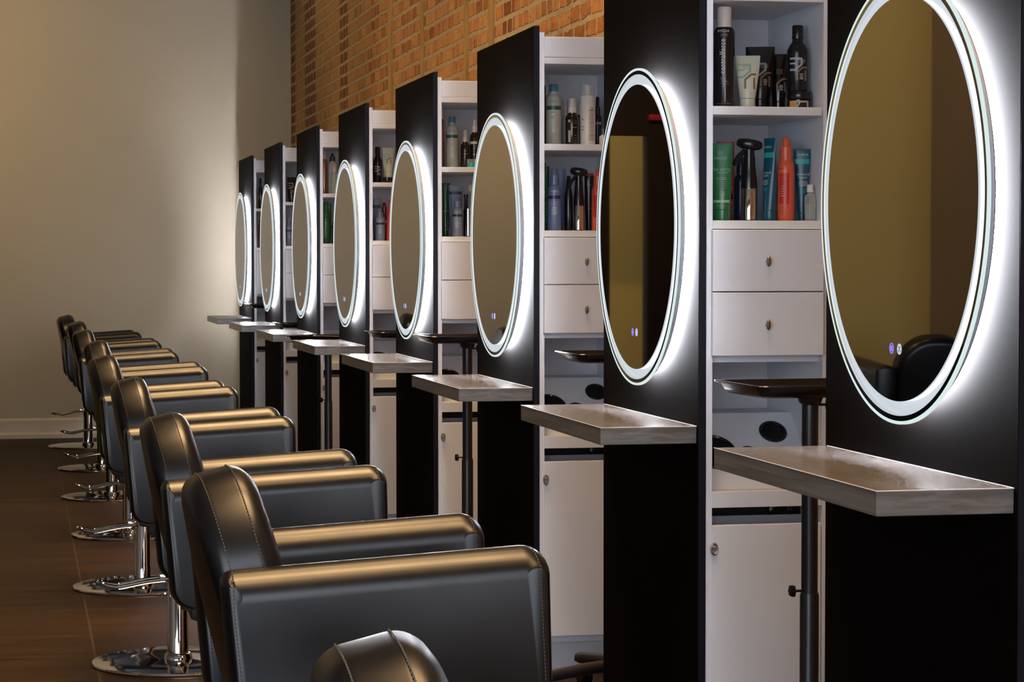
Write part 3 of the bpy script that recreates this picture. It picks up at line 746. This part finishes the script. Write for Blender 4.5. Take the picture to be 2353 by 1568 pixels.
b, pr = squeeze(i, p_brown, hc=.17, taper=.74); angular(b, pr, -.002, i.h * .58, .019, p_brown, p_brz); lines(b, pr, .002, i.h * .73, 4, .022, p_brz)
i = Item(7, 'U', 1809, 1870, 212, .080, 'pomade_jar', 'low dark jar with a black bottle standing on its lid', 'jar')
R, hj = i.w, i.h
b = body('jar', cyl(R, [(0, .88), (.003, .96), (hj * .52, .96), (hj * .56, .90)]), p_brown, i.t); prj = cyl(R, [(0, .96), (hj, .96)])
body('lid', cyl(R, [(hj * .57, .97), (hj * .6, 1), (hj * .96, 1), (hj, .96)]), p_black, i.t)
panel(b, prj, -.024, -.006, hj * .06, hj * .46, p_org); stroke(b, prj, [(-.006, hj * .08), (.002, hj * .40), (.020, hj * .40), (.020, hj * .08)], .004, p_tan)
jar_h = hj
i = Item(7, 'U', 1809.5, 1856.5, 59, .080, 'lotion_bottle', 'black long necked bottle with angular print, standing on the jar', 'bottle', base=jar_h + .0005)
R, h = i.w, i.h
pr = cyl(R, [(0, .92), (.004, 1), (h * .58, 1), (h * .63, .97), (h * .69, .80), (h * .735, .58), (h * .76, .50), (h * .82, .49)])
b = body('body', pr, p_black, i.t)
body('cap', cyl(R, [(h * .80, .56), (h * .825, .57), (h * .83, .52), (h * .985, .53), (h, .46)]), p_black, i.t)
angular(b, pr, .001, h * .37, .0195, p_sil, p_brz); lines(b, pr, .009, h * .47, 3, .022, p_sil)
# lower shelf
i = Item(7, 'L', 1634, 1683.5, 330, .075, 'styling_tube', 'green curl cream tube at the left of the lower shelf', 'tube')
b, pr = squeeze(i, p_green, hc=.14, taper=.80, rc=.74); h = i.h
seal(b, pr, -.004, h * .875, .0046, p_inkg); words(b, pr, 'AVEDA', .0098, -.003, h * .79, p_inkg); words(b, pr, 'be curly', .0125, .0, h * .645, p_inkg); words(b, pr, 'advanced', .0072, .001, h * .612, p_inkg)
lines(b, pr, -.001, h * .555, 2, .036, p_inkg, .0045, .0012); lines(b, pr, -.001, h * .50, 4, .032, p_inkd, .0048, .0010); lines(b, pr, .001, h * .375, 3, .016, p_inkg, .0038, .0008)
stroke(b, pr, [(-.022, h * .25), (.021, h * .25)], .0062, p_inkg); lines(b, pr, 0, h * .195, 1, .03, p_inkd)
i = Item(7, 'L', 1648, 1687, 326, .165, 'shampoo_bottle', 'dusky red bottle mostly hidden behind the green tube', 'bottle')
b, pr = squeeze(i, p_pink, hc=.16, taper=.88); lines(b, pr, .012, i.h * .42, 2, .014); panel(b, pr, .008, .017, i.h * .28, i.h * .34, p_black); lines(b, pr, .012, i.h * .24, 2, .012, p_lil)
i = Item(7, 'L', 1687, 1717, 352, .185, 'conditioner_bottle', 'navy bottle half hidden behind the mist bottle', 'bottle'); spray(i, p_navy)
i = Item(7, 'L', 1693, 1751, 315, .095, 'mist_bottle', 'black mist bottle with shiny silver base, in the middle of the lower shelf', 'spray bottle'); mister(i)
i = Item(7, 'L', 1752, 1787, 318, .080, 'styling_tube', 'tall teal tube turned side on, left of the coral bottle', 'tube', rz=-.7)
b, pr = squeeze(i, p_teal, hc=.13, taper=.92, dep=.75, rc=.88); h = i.h
stroke(b, pr, [(-.016, h * .795), (.015, h * .795)], .013, p_aqua); words(b, pr, 'AVEDA', .0075, -.004, h * .88); words(b, pr, 'botanical', .0085, -.004, h * .57); words(b, pr, 'repair.', .0085, -.004, h * .535); lines(b, pr, -.004, h * .49, 4, .02); lines(b, pr, -.004, h * .40, 3, .02, p_aqua)
i = Item(7, 'L', 1786.5, 1825.5, 318, .078, 'spray_bottle', 'coral spray bottle with red label, beside the teal tubes', 'spray bottle')
b, pr = spray(i, p_coral, hb=.66, collar=.70, nozzle=.48); h = i.h
panel(b, pr, -.015, .008, h * .205, h * .575, p_red); stroke(b, pr, [(-.015, h * .51), (.008, h * .51)], .0008, p_coral, .0006); lines(b, pr, -.008, h * .42, 5, .012, p_tan, .006); words(b, pr, 'AVEDA', .006, -.010, h * .62, p_wine); lines(b, pr, -.006, h * .16, 3, .016, p_wine, .006, .0008)
i = Item(7, 'L', 1825, 1868, 343, .090, 'styling_tube', 'teal tube with aqua stripe at the right, behind the clear vial', 'tube')
b, pr = squeeze(i, p_teal, hc=.11, taper=.60, rc=.46); h = i.h
stroke(b, pr, [(-.0185, h * .825), (.0185, h * .825)], .0125, p_aqua); words(b, pr, 'AVEDA', .0082, .002, h * .905); lines(b, pr, .002, h * .89, 2, .026, p_aqua, .0028, .0008); words(b, pr, 'botanical', .0088, .003, h * .635); words(b, pr, 'repair.', .0088, .003, h * .59); lines(b, pr, .003, h * .55, 4, .022); lines(b, pr, .002, h * .45, 4, .018, p_aqua)
i = Item(7, 'L', 1849.5, 1881, 425, .048, 'glass_vial', 'small clear bottle with white cap at the right end of the shelf', 'bottle')
R, h = i.w, i.h
body('body', cyl(R, [(0, .92), (.003, 1), (h * .64, 1), (h * .70, .9), (h * .74, .52), (h * .78, .50)]), c_clear, i.t); body('liquid', cyl(R, [(.003, .86), (h * .48, .88)]), c_liq, i.t)
body('cap', cyl(R, [(h * .79, .64), (h * .97, .62), (h, .56)]), p_white, i.t)

# --- third station from the camera: upper shelf
i = Item(6, 'U', 1233, 1254.5, 160, .20, 'hairspray_can', 'black can at the far left of its shelf, half hidden by the cabinet side', 'hairspray'); aerosol(i, p_black, c_frost)
i = Item(6, 'U', 1240, 1263, 166, .30, 'hairspray_can', 'white can behind the sage bottle on the same shelf as the white foam pump', 'hairspray'); b, pr = aerosol(i, p_white, c_frost); panel(b, pr, -.004, .012, i.h * .56, i.h * .66, p_tan)
def sage(i, lab=''):
    b, pr = capbottle(i, p_grey, p_tcap); h = i.h
    panel(b, pr, -i.w * .95, i.w * .95, h * .575, h * .638, p_band); words(b, pr, 'AVEDA', .0075, -.001, h * .70, p_band); lines(b, pr, -.002, h * .535, 1, .016, p_band, .004, .0018); lines(b, pr, -.002, h * .465, 2, .014, p_band, .006, .0014); seal(b, pr, -.001, h * .235, .0042, p_white); lines(b, pr, -.002, h * .17, 5, .024, p_inkd, .005, .0012)
i = Item(6, 'U', 1254.5, 1290, 194, .085, 'shampoo_bottle', 'tall sage grey bottle with teal cap beside the black spray, third station from camera', 'bottle'); sage(i)
i = Item(6, 'U', 1291, 1306, 230, .15, 'spray_vial', 'slim clear green vial behind the black spray bottle', 'spray bottle'); spray(i, c_green, c_frost, hb=.55)
i = Item(6, 'U', 1299.5, 1330.5, 226, .075, 'spray_bottle', 'dark amber spray bottle with clear cap, left of the white foam pump', 'spray bottle')
b, pr = spray(i, p_brown, p_white, hb=.58, overcap=c_clear); h = i.h; panel(b, pr, -.0135, -.006, h * .48, h * .535, p_sil); panel(b, pr, -.013, -.0055, h * .06, h * .31, p_sil); lines(b, pr, .010, h * .51, 2, .010, p_inkd, .007, .0012); lines(b, pr, .008, h * .37, 1, .012, p_sil); lines(b, pr, .010, h * .2, 4, .008, p_inkd, .008)
i = Item(6, 'U', 1322, 1345, 231, .19, 'spray_bottle', 'dark bottle with cream pump hidden behind the white foam pump', 'spray bottle'); spray(i, p_brown, p_cream, hb=.58)
i = Item(6, 'U', 1332.5, 1368, 193, .085, 'foam_pump', 'white foam pump bottle with a clear cap and tan print', 'pump bottle')
R, h = i.w, i.h
pr = cyl(R, [(0, .94), (.004, 1), (h * .665, 1), (h * .672, .97)]); b = body('body', pr, p_white, i.t)
body('collar', cyl(R, [(h * .674, .92), (h * .79, .90), (h * .81, .82)]), p_white, i.t); body('pump', cyl(R, [(h * .80, .44), (h * .93, .40), (h * .97, .42), (h * .985, .3)]), p_white, i.t); body('overcap', cyl(R, [(h * .80, .86), (h * .985, .80), (h, .7)]), c_clear, i.t)
for z, n in ((.61, 3), (.57, 10), (.36, 6), (.23, 4), (.15, 4)): lines(b, pr, R * .52, h * z, n, R * .66, p_brz, .0045, .0016)
lines(b, pr, -R * .62, h * .42, 1, R * .3, p_inkd, .004, .003); lines(b, pr, -R * .62, h * .30, 2, R * .3, p_inkd, .010, .003)
i = Item(6, 'U', 1363, 1383, 223, .16, 'lotion_bottle', 'black bottle right behind the white foam pump', 'bottle'); b, pr = spray(i, p_black, hb=.56); panel(b, pr, -.006, .012, i.h * .44, i.h * .49, p_sil)
i = Item(6, 'U', 1377, 1398, 295, .07, 'lotion_bottle', 'small white bottle with teal cap at the mirror edge', 'bottle'); capbottle(i, p_white, p_tcap, hs=.5)
# lower shelf
def curly(i):
    b, pr = capbottle(i, p_green, p_green, hs=.72); h = i.h
    seal(b, pr, .0, h * .575, .0050, p_inkg); words(b, pr, 'AVEDA', .0090, 0, h * .50, p_inkg); words(b, pr, 'be curly', .0098, 0, h * .40, p_inkg); words(b, pr, 'advanced', .0062, 0, h * .365, p_inkg); lines(b, pr, 0, h * .33, 6, .03, p_inkg, .008, .0012)
def curltube(i):
    b, pr = squeeze(i, p_dgreen, hc=.14, taper=.8); lines(b, pr, 0, i.h * .5, 3, .02, p_inkg)
i = Item(6, 'L', 1238, 1259.5, 375, .15, 'shampoo_bottle', 'green bottle beside the blue spray, partly behind the cabinet side', 'bottle'); curly(i)
i = Item(6, 'L', 1240, 1262, 383, .26, 'styling_tube', 'green tube behind the green bottle, third station from camera', 'tube'); curltube(i)
def infusion(i, m=None, t1='smooth', t2='infusion'):
    b, pr = spray(i, m or p_blue, hb=.66, collar=.60, nozzle=.44); h = i.h
    words(b, pr, 'AVEDA', .0078, 0, h * .615); lines(b, pr, 0, h * .60, 2, .018, p_sil, .003, .0008); panel(b, pr, -i.w * .94, i.w * .94, h * .505, h * .56, p_nband); words(b, pr, t1, .0085, 0, h * .44, p_sil); words(b, pr, t2, .0085, 0, h * .405, p_sil); lines(b, pr, 0, h * .37, 5, .024, p_ink, .0052, .0013); lines(b, pr, 0, h * .26, 4, .022, p_greyblue, .006, .001)
i = Item(6, 'L', 1258.5, 1289, 387, .075, 'spray_bottle', 'slate blue spray bottle with navy band, left of the black mist bottle', 'spray bottle'); infusion(i)
i = Item(6, 'L', 1274, 1300, 389, .17, 'styling_tube', 'slate blue tube behind the slate blue spray bottle', 'tube'); squeeze(i, p_blue)
i = Item(6, 'L', 1297, 1316, 405, .11, 'brush_cleaner', 'slim glossy black bottle between the blue spray and the mist bottle', 'bottle')
R, h = i.w, i.h; body('body', cyl(R, [(0, .9), (.004, 1), (h * .62, 1), (h * .75, .7), (h * .99, .42), (h, .3)]), p_black, i.t)
i = Item(6, 'L', 1310, 1350, 382, .085, 'mist_bottle', 'black mist bottle with silver base beside the slate blue spray', 'spray bottle'); mister(i)
i = Item(6, 'L', 1343, 1363.5, 399, .16, 'styling_tube', 'black tube with a red top behind the coral bottle', 'tube'); b, pr = squeeze(i, p_black); panel(b, pr, -.014, .014, i.h * .96, i.h * .99, p_red); lines(b, pr, 0, i.h * .8, 1, .016); lines(b, pr, .002, i.h * .5, 4, .016, p_red, .007)
i = Item(6, 'L', 1360, 1388, 390, .075, 'spray_bottle', 'coral spray bottle cut by the mirror edge, third station from camera', 'spray bottle'); b, pr = spray(i, p_coral, hb=.66, collar=.7, nozzle=.48); panel(b, pr, -.014, .006, i.h * .22, i.h * .58, p_red)

# --- fifth station: upper shelf
def copper(i):
    b, pr = aerosol(i, p_copper, c_frost); words(b, pr, 'AIR CONTROL', .013, .006, i.h * .42, p_brz, True); lines(b, pr, .004, i.h * .1, 3, .014, p_brz)
i = Item(5, 'U', 1000, 1021, 246, .19, 'hairspray_can', 'copper can with clear cap beside a sage grey bottle', 'hairspray'); copper(i)
i = Item(5, 'U', 1025, 1053, 268, .085, 'shampoo_bottle', 'tall sage grey bottle with teal cap beside the copper can', 'bottle'); sage(i)
i = Item(5, 'U', 1050, 1061, 318, .17, 'spray_vial', 'slim clear vial behind the sage bottle beside the copper can', 'spray bottle'); spray(i, c_green, c_frost, hb=.55)
i = Item(5, 'U', 1058.5, 1079, 299, .08, 'spray_bottle', 'short dark spray bottle with frosted cap, fifth station', 'spray bottle'); b, pr = spray(i, p_brown, c_frost, hb=.58); lines(b, pr, 0, i.h * .47, 2, .014, p_sil, .005); lines(b, pr, .002, i.h * .36, 1, .02); lines(b, pr, .006, i.h * .2, 4, .01, p_inkd, .008)
i = Item(5, 'U', 1079.5, 1101, 276, .085, 'spray_bottle', 'dark spray bottle with white pump and white label band', 'spray bottle'); b, pr = spray(i, p_brown, p_white, hb=.64); panel(b, pr, -.018, .018, i.h * .495, i.h * .55, p_ink); lines(b, pr, .004, i.h * .46, 3, .016, p_sil, .006); lines(b, pr, 0, i.h * .28, 1, .018)
i = Item(5, 'U', 1073, 1095, 366, .045, 'sample_jar', 'tiny clear and teal jar at the foot of the white pump spray', 'jar'); R, h = i.w, i.h; body('jar', cyl(R, [(0, .95), (h * .5, 1), (h * .55, .9)]), p_aqua, i.t); body('lid', cyl(R, [(h * .55, .9), (h, .88)]), c_clear, i.t)
i = Item(5, 'L', 998, 1018, 414, .18, 'shampoo_bottle', 'dark green bottle beside the grey blue spray, at the cabinet side', 'bottle'); curly(i)
i = Item(5, 'L', 1012, 1034, 421, .27, 'styling_tube', 'green tube between the dark green bottle and the grey blue tube', 'tube'); curltube(i)
i = Item(5, 'L', 1030.5, 1062.5, 426, .15, 'styling_tube', 'grey blue tube with navy stripe behind the grey blue spray', 'tube'); b, pr = squeeze(i, p_greyblue); panel(b, pr, -i.w * .92, i.w * .92, i.h * .82, i.h * .88, p_nband); lines(b, pr, 0, i.h * .93, 1, .02)
i = Item(5, 'L', 1038.5, 1063, 453, .08, 'spray_bottle', 'grey blue spray bottle in front of the grey blue tube', 'spray bottle'); infusion(i, p_greyblue)
i = Item(5, 'L', 1065, 1077, 447, .10, 'brush_cleaner', 'slim black dispenser with a silver edge left of the cream mister', 'bottle'); R, h = i.w, i.h; b = body('body', [(0, R, .016), (h * .62, R, .016), (h * .66, R * .7, .012), (h * .92, R * .6, .01), (h, R * .9, .01)], p_black, i.t); bm = box(nb(), R * .5, R * .85, -.0175, -.014, .004, h * .66); obj('silver_edge', bm, p_silver, i.t, 0)
i = Item(5, 'L', 1075.5, 1105, 425, .09, 'mist_bottle', 'cream topped mist bottle cut by the mirror edge', 'spray bottle')
R, h = i.w, i.h; body('body', cyl(R, [(0, .9), (.004, .95), (h * .42, .95), (h * .5, .9)]), c_clear, i.t); body('sleeve', cyl(R, [(h * .5, .92), (h * .62, .78), (h * .85, .66), (h * .88, .66)]), p_cream, i.t); body('head', cyl(R, [(h * .87, .9), (h * .9, 1.), (h * .96, 1.0), (h, .7)], .7), p_cream, i.t)

# --- fourth station from the back wall
def blackbot(i):
    R, h = i.w, i.h; pr = cyl(R, [(0, .92), (.004, 1), (h * .58, 1), (h * .64, .95), (h * .70, .72), (h * .74, .52), (h * .82, .50)]); b = body('body', pr, p_black, i.t); body('cap', cyl(R, [(h * .81, .56), (h * .985, .54), (h, .46)]), p_black, i.t); angular(b, pr, .001, h * .37, .0155, p_sil, p_brz)
i = Item(4, 'U', 857, 878.5, 338, .17, 'lotion_bottle', 'black long necked bottle beside the cream tube, fourth from back wall', 'bottle'); blackbot(i)
i = Item(4, 'U', 877.5, 906, 340, .105, 'styling_tube', 'cream tube standing on a small dark jar, fourth from back wall', 'tube', base=.028); b, pr = squeeze(i, p_cream, hc=.17, taper=.7, rc=.62); angular(b, pr, -.003, i.h * .66, .017, p_mint, p_brz)
i = Item(4, 'U', 879, 902, 402, .105, 'pomade_jar', 'small dark jar under the cream tube', 'jar'); R = i.w; body('jar', cyl(R, [(0, .9), (.003, 1), (.016, 1)]), p_brown, i.t); body('lid', cyl(R, [(.0162, 1.02), (.0272, 1.02), (.0278, .97)]), p_black, i.t)
i = Item(4, 'L', 855, 874.5, 457, .24, 'styling_tube', 'blue tube with navy stripe behind the far grey blue spray', 'tube'); b, pr = squeeze(i, p_greyblue); panel(b, pr, -i.w * .92, i.w * .92, i.h * .78, i.h * .85, p_nband)
i = Item(4, 'L', 862.5, 884.5, 480, .08, 'spray_bottle', 'grey blue spray bottle beside the wine red bottle', 'spray bottle'); infusion(i, p_greyblue)
i = Item(4, 'L', 876, 890.5, 466, .14, 'lotion_bottle', 'wine red bottle with pink label beside the grey blue spray', 'bottle'); b, pr = spray(i, p_wine, hb=.66, collar=.75, nozzle=.6); panel(b, pr, -.012, .012, i.h * .47, i.h * .54, p_lil); lines(b, pr, 0, i.h * .4, 6, .012, p_lil, .012, .001)
i = Item(4, 'L', 888.5, 904, 459, .09, 'spray_bottle', 'coral bottle edge beside the wine red bottle, cut by the mirror', 'spray bottle'); spray(i, p_coral, hb=.66, collar=.7, nozzle=.48)
# --- third station from the back wall
i = Item(3, 'U', 736, 753, 346, .18, 'hairspray_can', 'copper can beside the bottle with a navy pump, third from back wall', 'hairspray'); copper(i)
i = Item(3, 'U', 754.5, 773.5, 353, .12, 'spray_bottle', 'frosted bottle with navy pump beside the far copper can', 'spray bottle'); spray(i, c_frost, p_navy, hb=.70, collar=.62, nozzle=.36)
i = Item(3, 'U', 760, 777, 376, .07, 'spray_vial', 'pale green clear vial in front of the navy pump bottle', 'spray bottle'); spray(i, c_green, c_frost, hb=.62)
i = Item(3, 'L', 738, 758, 465, .15, 'shampoo_bottle', 'dark green bottle alone on the lower shelf, third from back wall', 'bottle'); curly(i)
i = Item(3, 'L', 748, 762, 468, .24, 'styling_tube', 'dark green tube behind the lone dark green bottle', 'tube'); curltube(i)
i = Item(3, 'L', 762, 772, 508, .09, 'lotion_bottle', 'short black bottle right of the lone dark green bottle', 'bottle'); b, pr = capbottle(i, p_black, p_black); lines(b, pr, 0, i.h * .6, 2, .012, p_ink, .03)
# --- second and first stations
i = Item(2, 'U', 659.5, 681, 407.5, .09, 'styling_tube', 'broad black tube with silver print, second station from back wall', 'tube'); b, pr = squeeze(i, p_black, hc=.12, taper=.85); angular(b, pr, -.002, i.h * .62, .022, p_sil, p_brz)
i = Item(2, 'L', 657, 671.5, 500, .09, 'spray_bottle', 'small grey blue spray bottle, second station from back wall', 'spray bottle'); infusion(i, p_greyblue)
i = Item(1, 'U', 594, 603, 410, .09, 'lotion_bottle', 'tiny dark bottle in the cabinet beside the back wall', 'bottle'); blackbot(i)
i = Item(1, 'L', 594, 602, 505, .09, 'conditioner_bottle', 'tiny wine red bottle low in the cabinet beside the back wall', 'bottle'); capbottle(i, p_wine, p_wine)


# ------------------------------------------------------------------ light
w = bpy.data.worlds.new('daylight'); bpy.context.scene.world = w; w.use_nodes = True
bg = w.node_tree.nodes['Background']; bg.inputs[0].default_value = (.82, .89, 1.0, 1); bg.inputs[1].default_value = 5.5
def area(name, loc, rot, sx, sy, power, col, shape='RECTANGLE', spread=180, portal=False):
    l = bpy.data.lights.new(name, 'AREA'); l.shape = shape; l.size = sx; l.size_y = sy; l.energy = power; l.color = col; l.spread = math.radians(spread)
    l.cycles.is_portal = portal
    o = bpy.data.objects.new(name, l); C.objects.link(o); o.location = loc; o.rotation_euler = rot; return o
area('storefront_portal', (-1.6, YF + .02, 1.68), (math.radians(90), 0, math.radians(180)), 7.2, 3.24, 1, (1, 1, 1), portal=True)
WARM = (1.0, .74, .44); NEU = (1.0, .90, .80)
AMB = (1., .62, .29)
for y, p in ((1.4, 20), (3.6, 34), (5.8, 41), (8.0, 40), (10.2, 33), (12.4, 22), (14.6, 11)):
    area('warm_overhead_fill', (.85, y, 3.9), (0, 0, 0), 1.3, 1.7, p, AMB, 'RECTANGLE', 75)  # unseen broad warm panels, added and sized to lay gold bands on the leather
area('wall_washer', (-.75, 15.0, 4.1), (math.radians(53), 0, 0), .16, .16, 16, (1.0, .71, .37), 'DISK', 100)
for y, p in ((15.2, 6), (12.0, 11), (8.8, 18)):
    area('brick_washer', (1.1, y, 4.15), (0, math.radians(-30), 0), .12, 3.0, p, (1.0, .72, .36), 'RECTANGLE', 110)
area('hall_downlight', (-1.5, 18.7, 4.1), (0, 0, 0), .16, .16, 16, WARM, 'DISK', 120)
area('side_downlight', (-1.2, 10.2, 4.15), (math.radians(35), 0, 0), .16, .16, 5, WARM, 'DISK', 90)

sc = bpy.context.scene
sc.view_settings.view_transform = 'Standard'; sc.view_settings.look = 'None'; sc.view_settings.gamma = 1.; sc.view_settings.use_curve_mapping = False
sc.view_settings.exposure = 0.
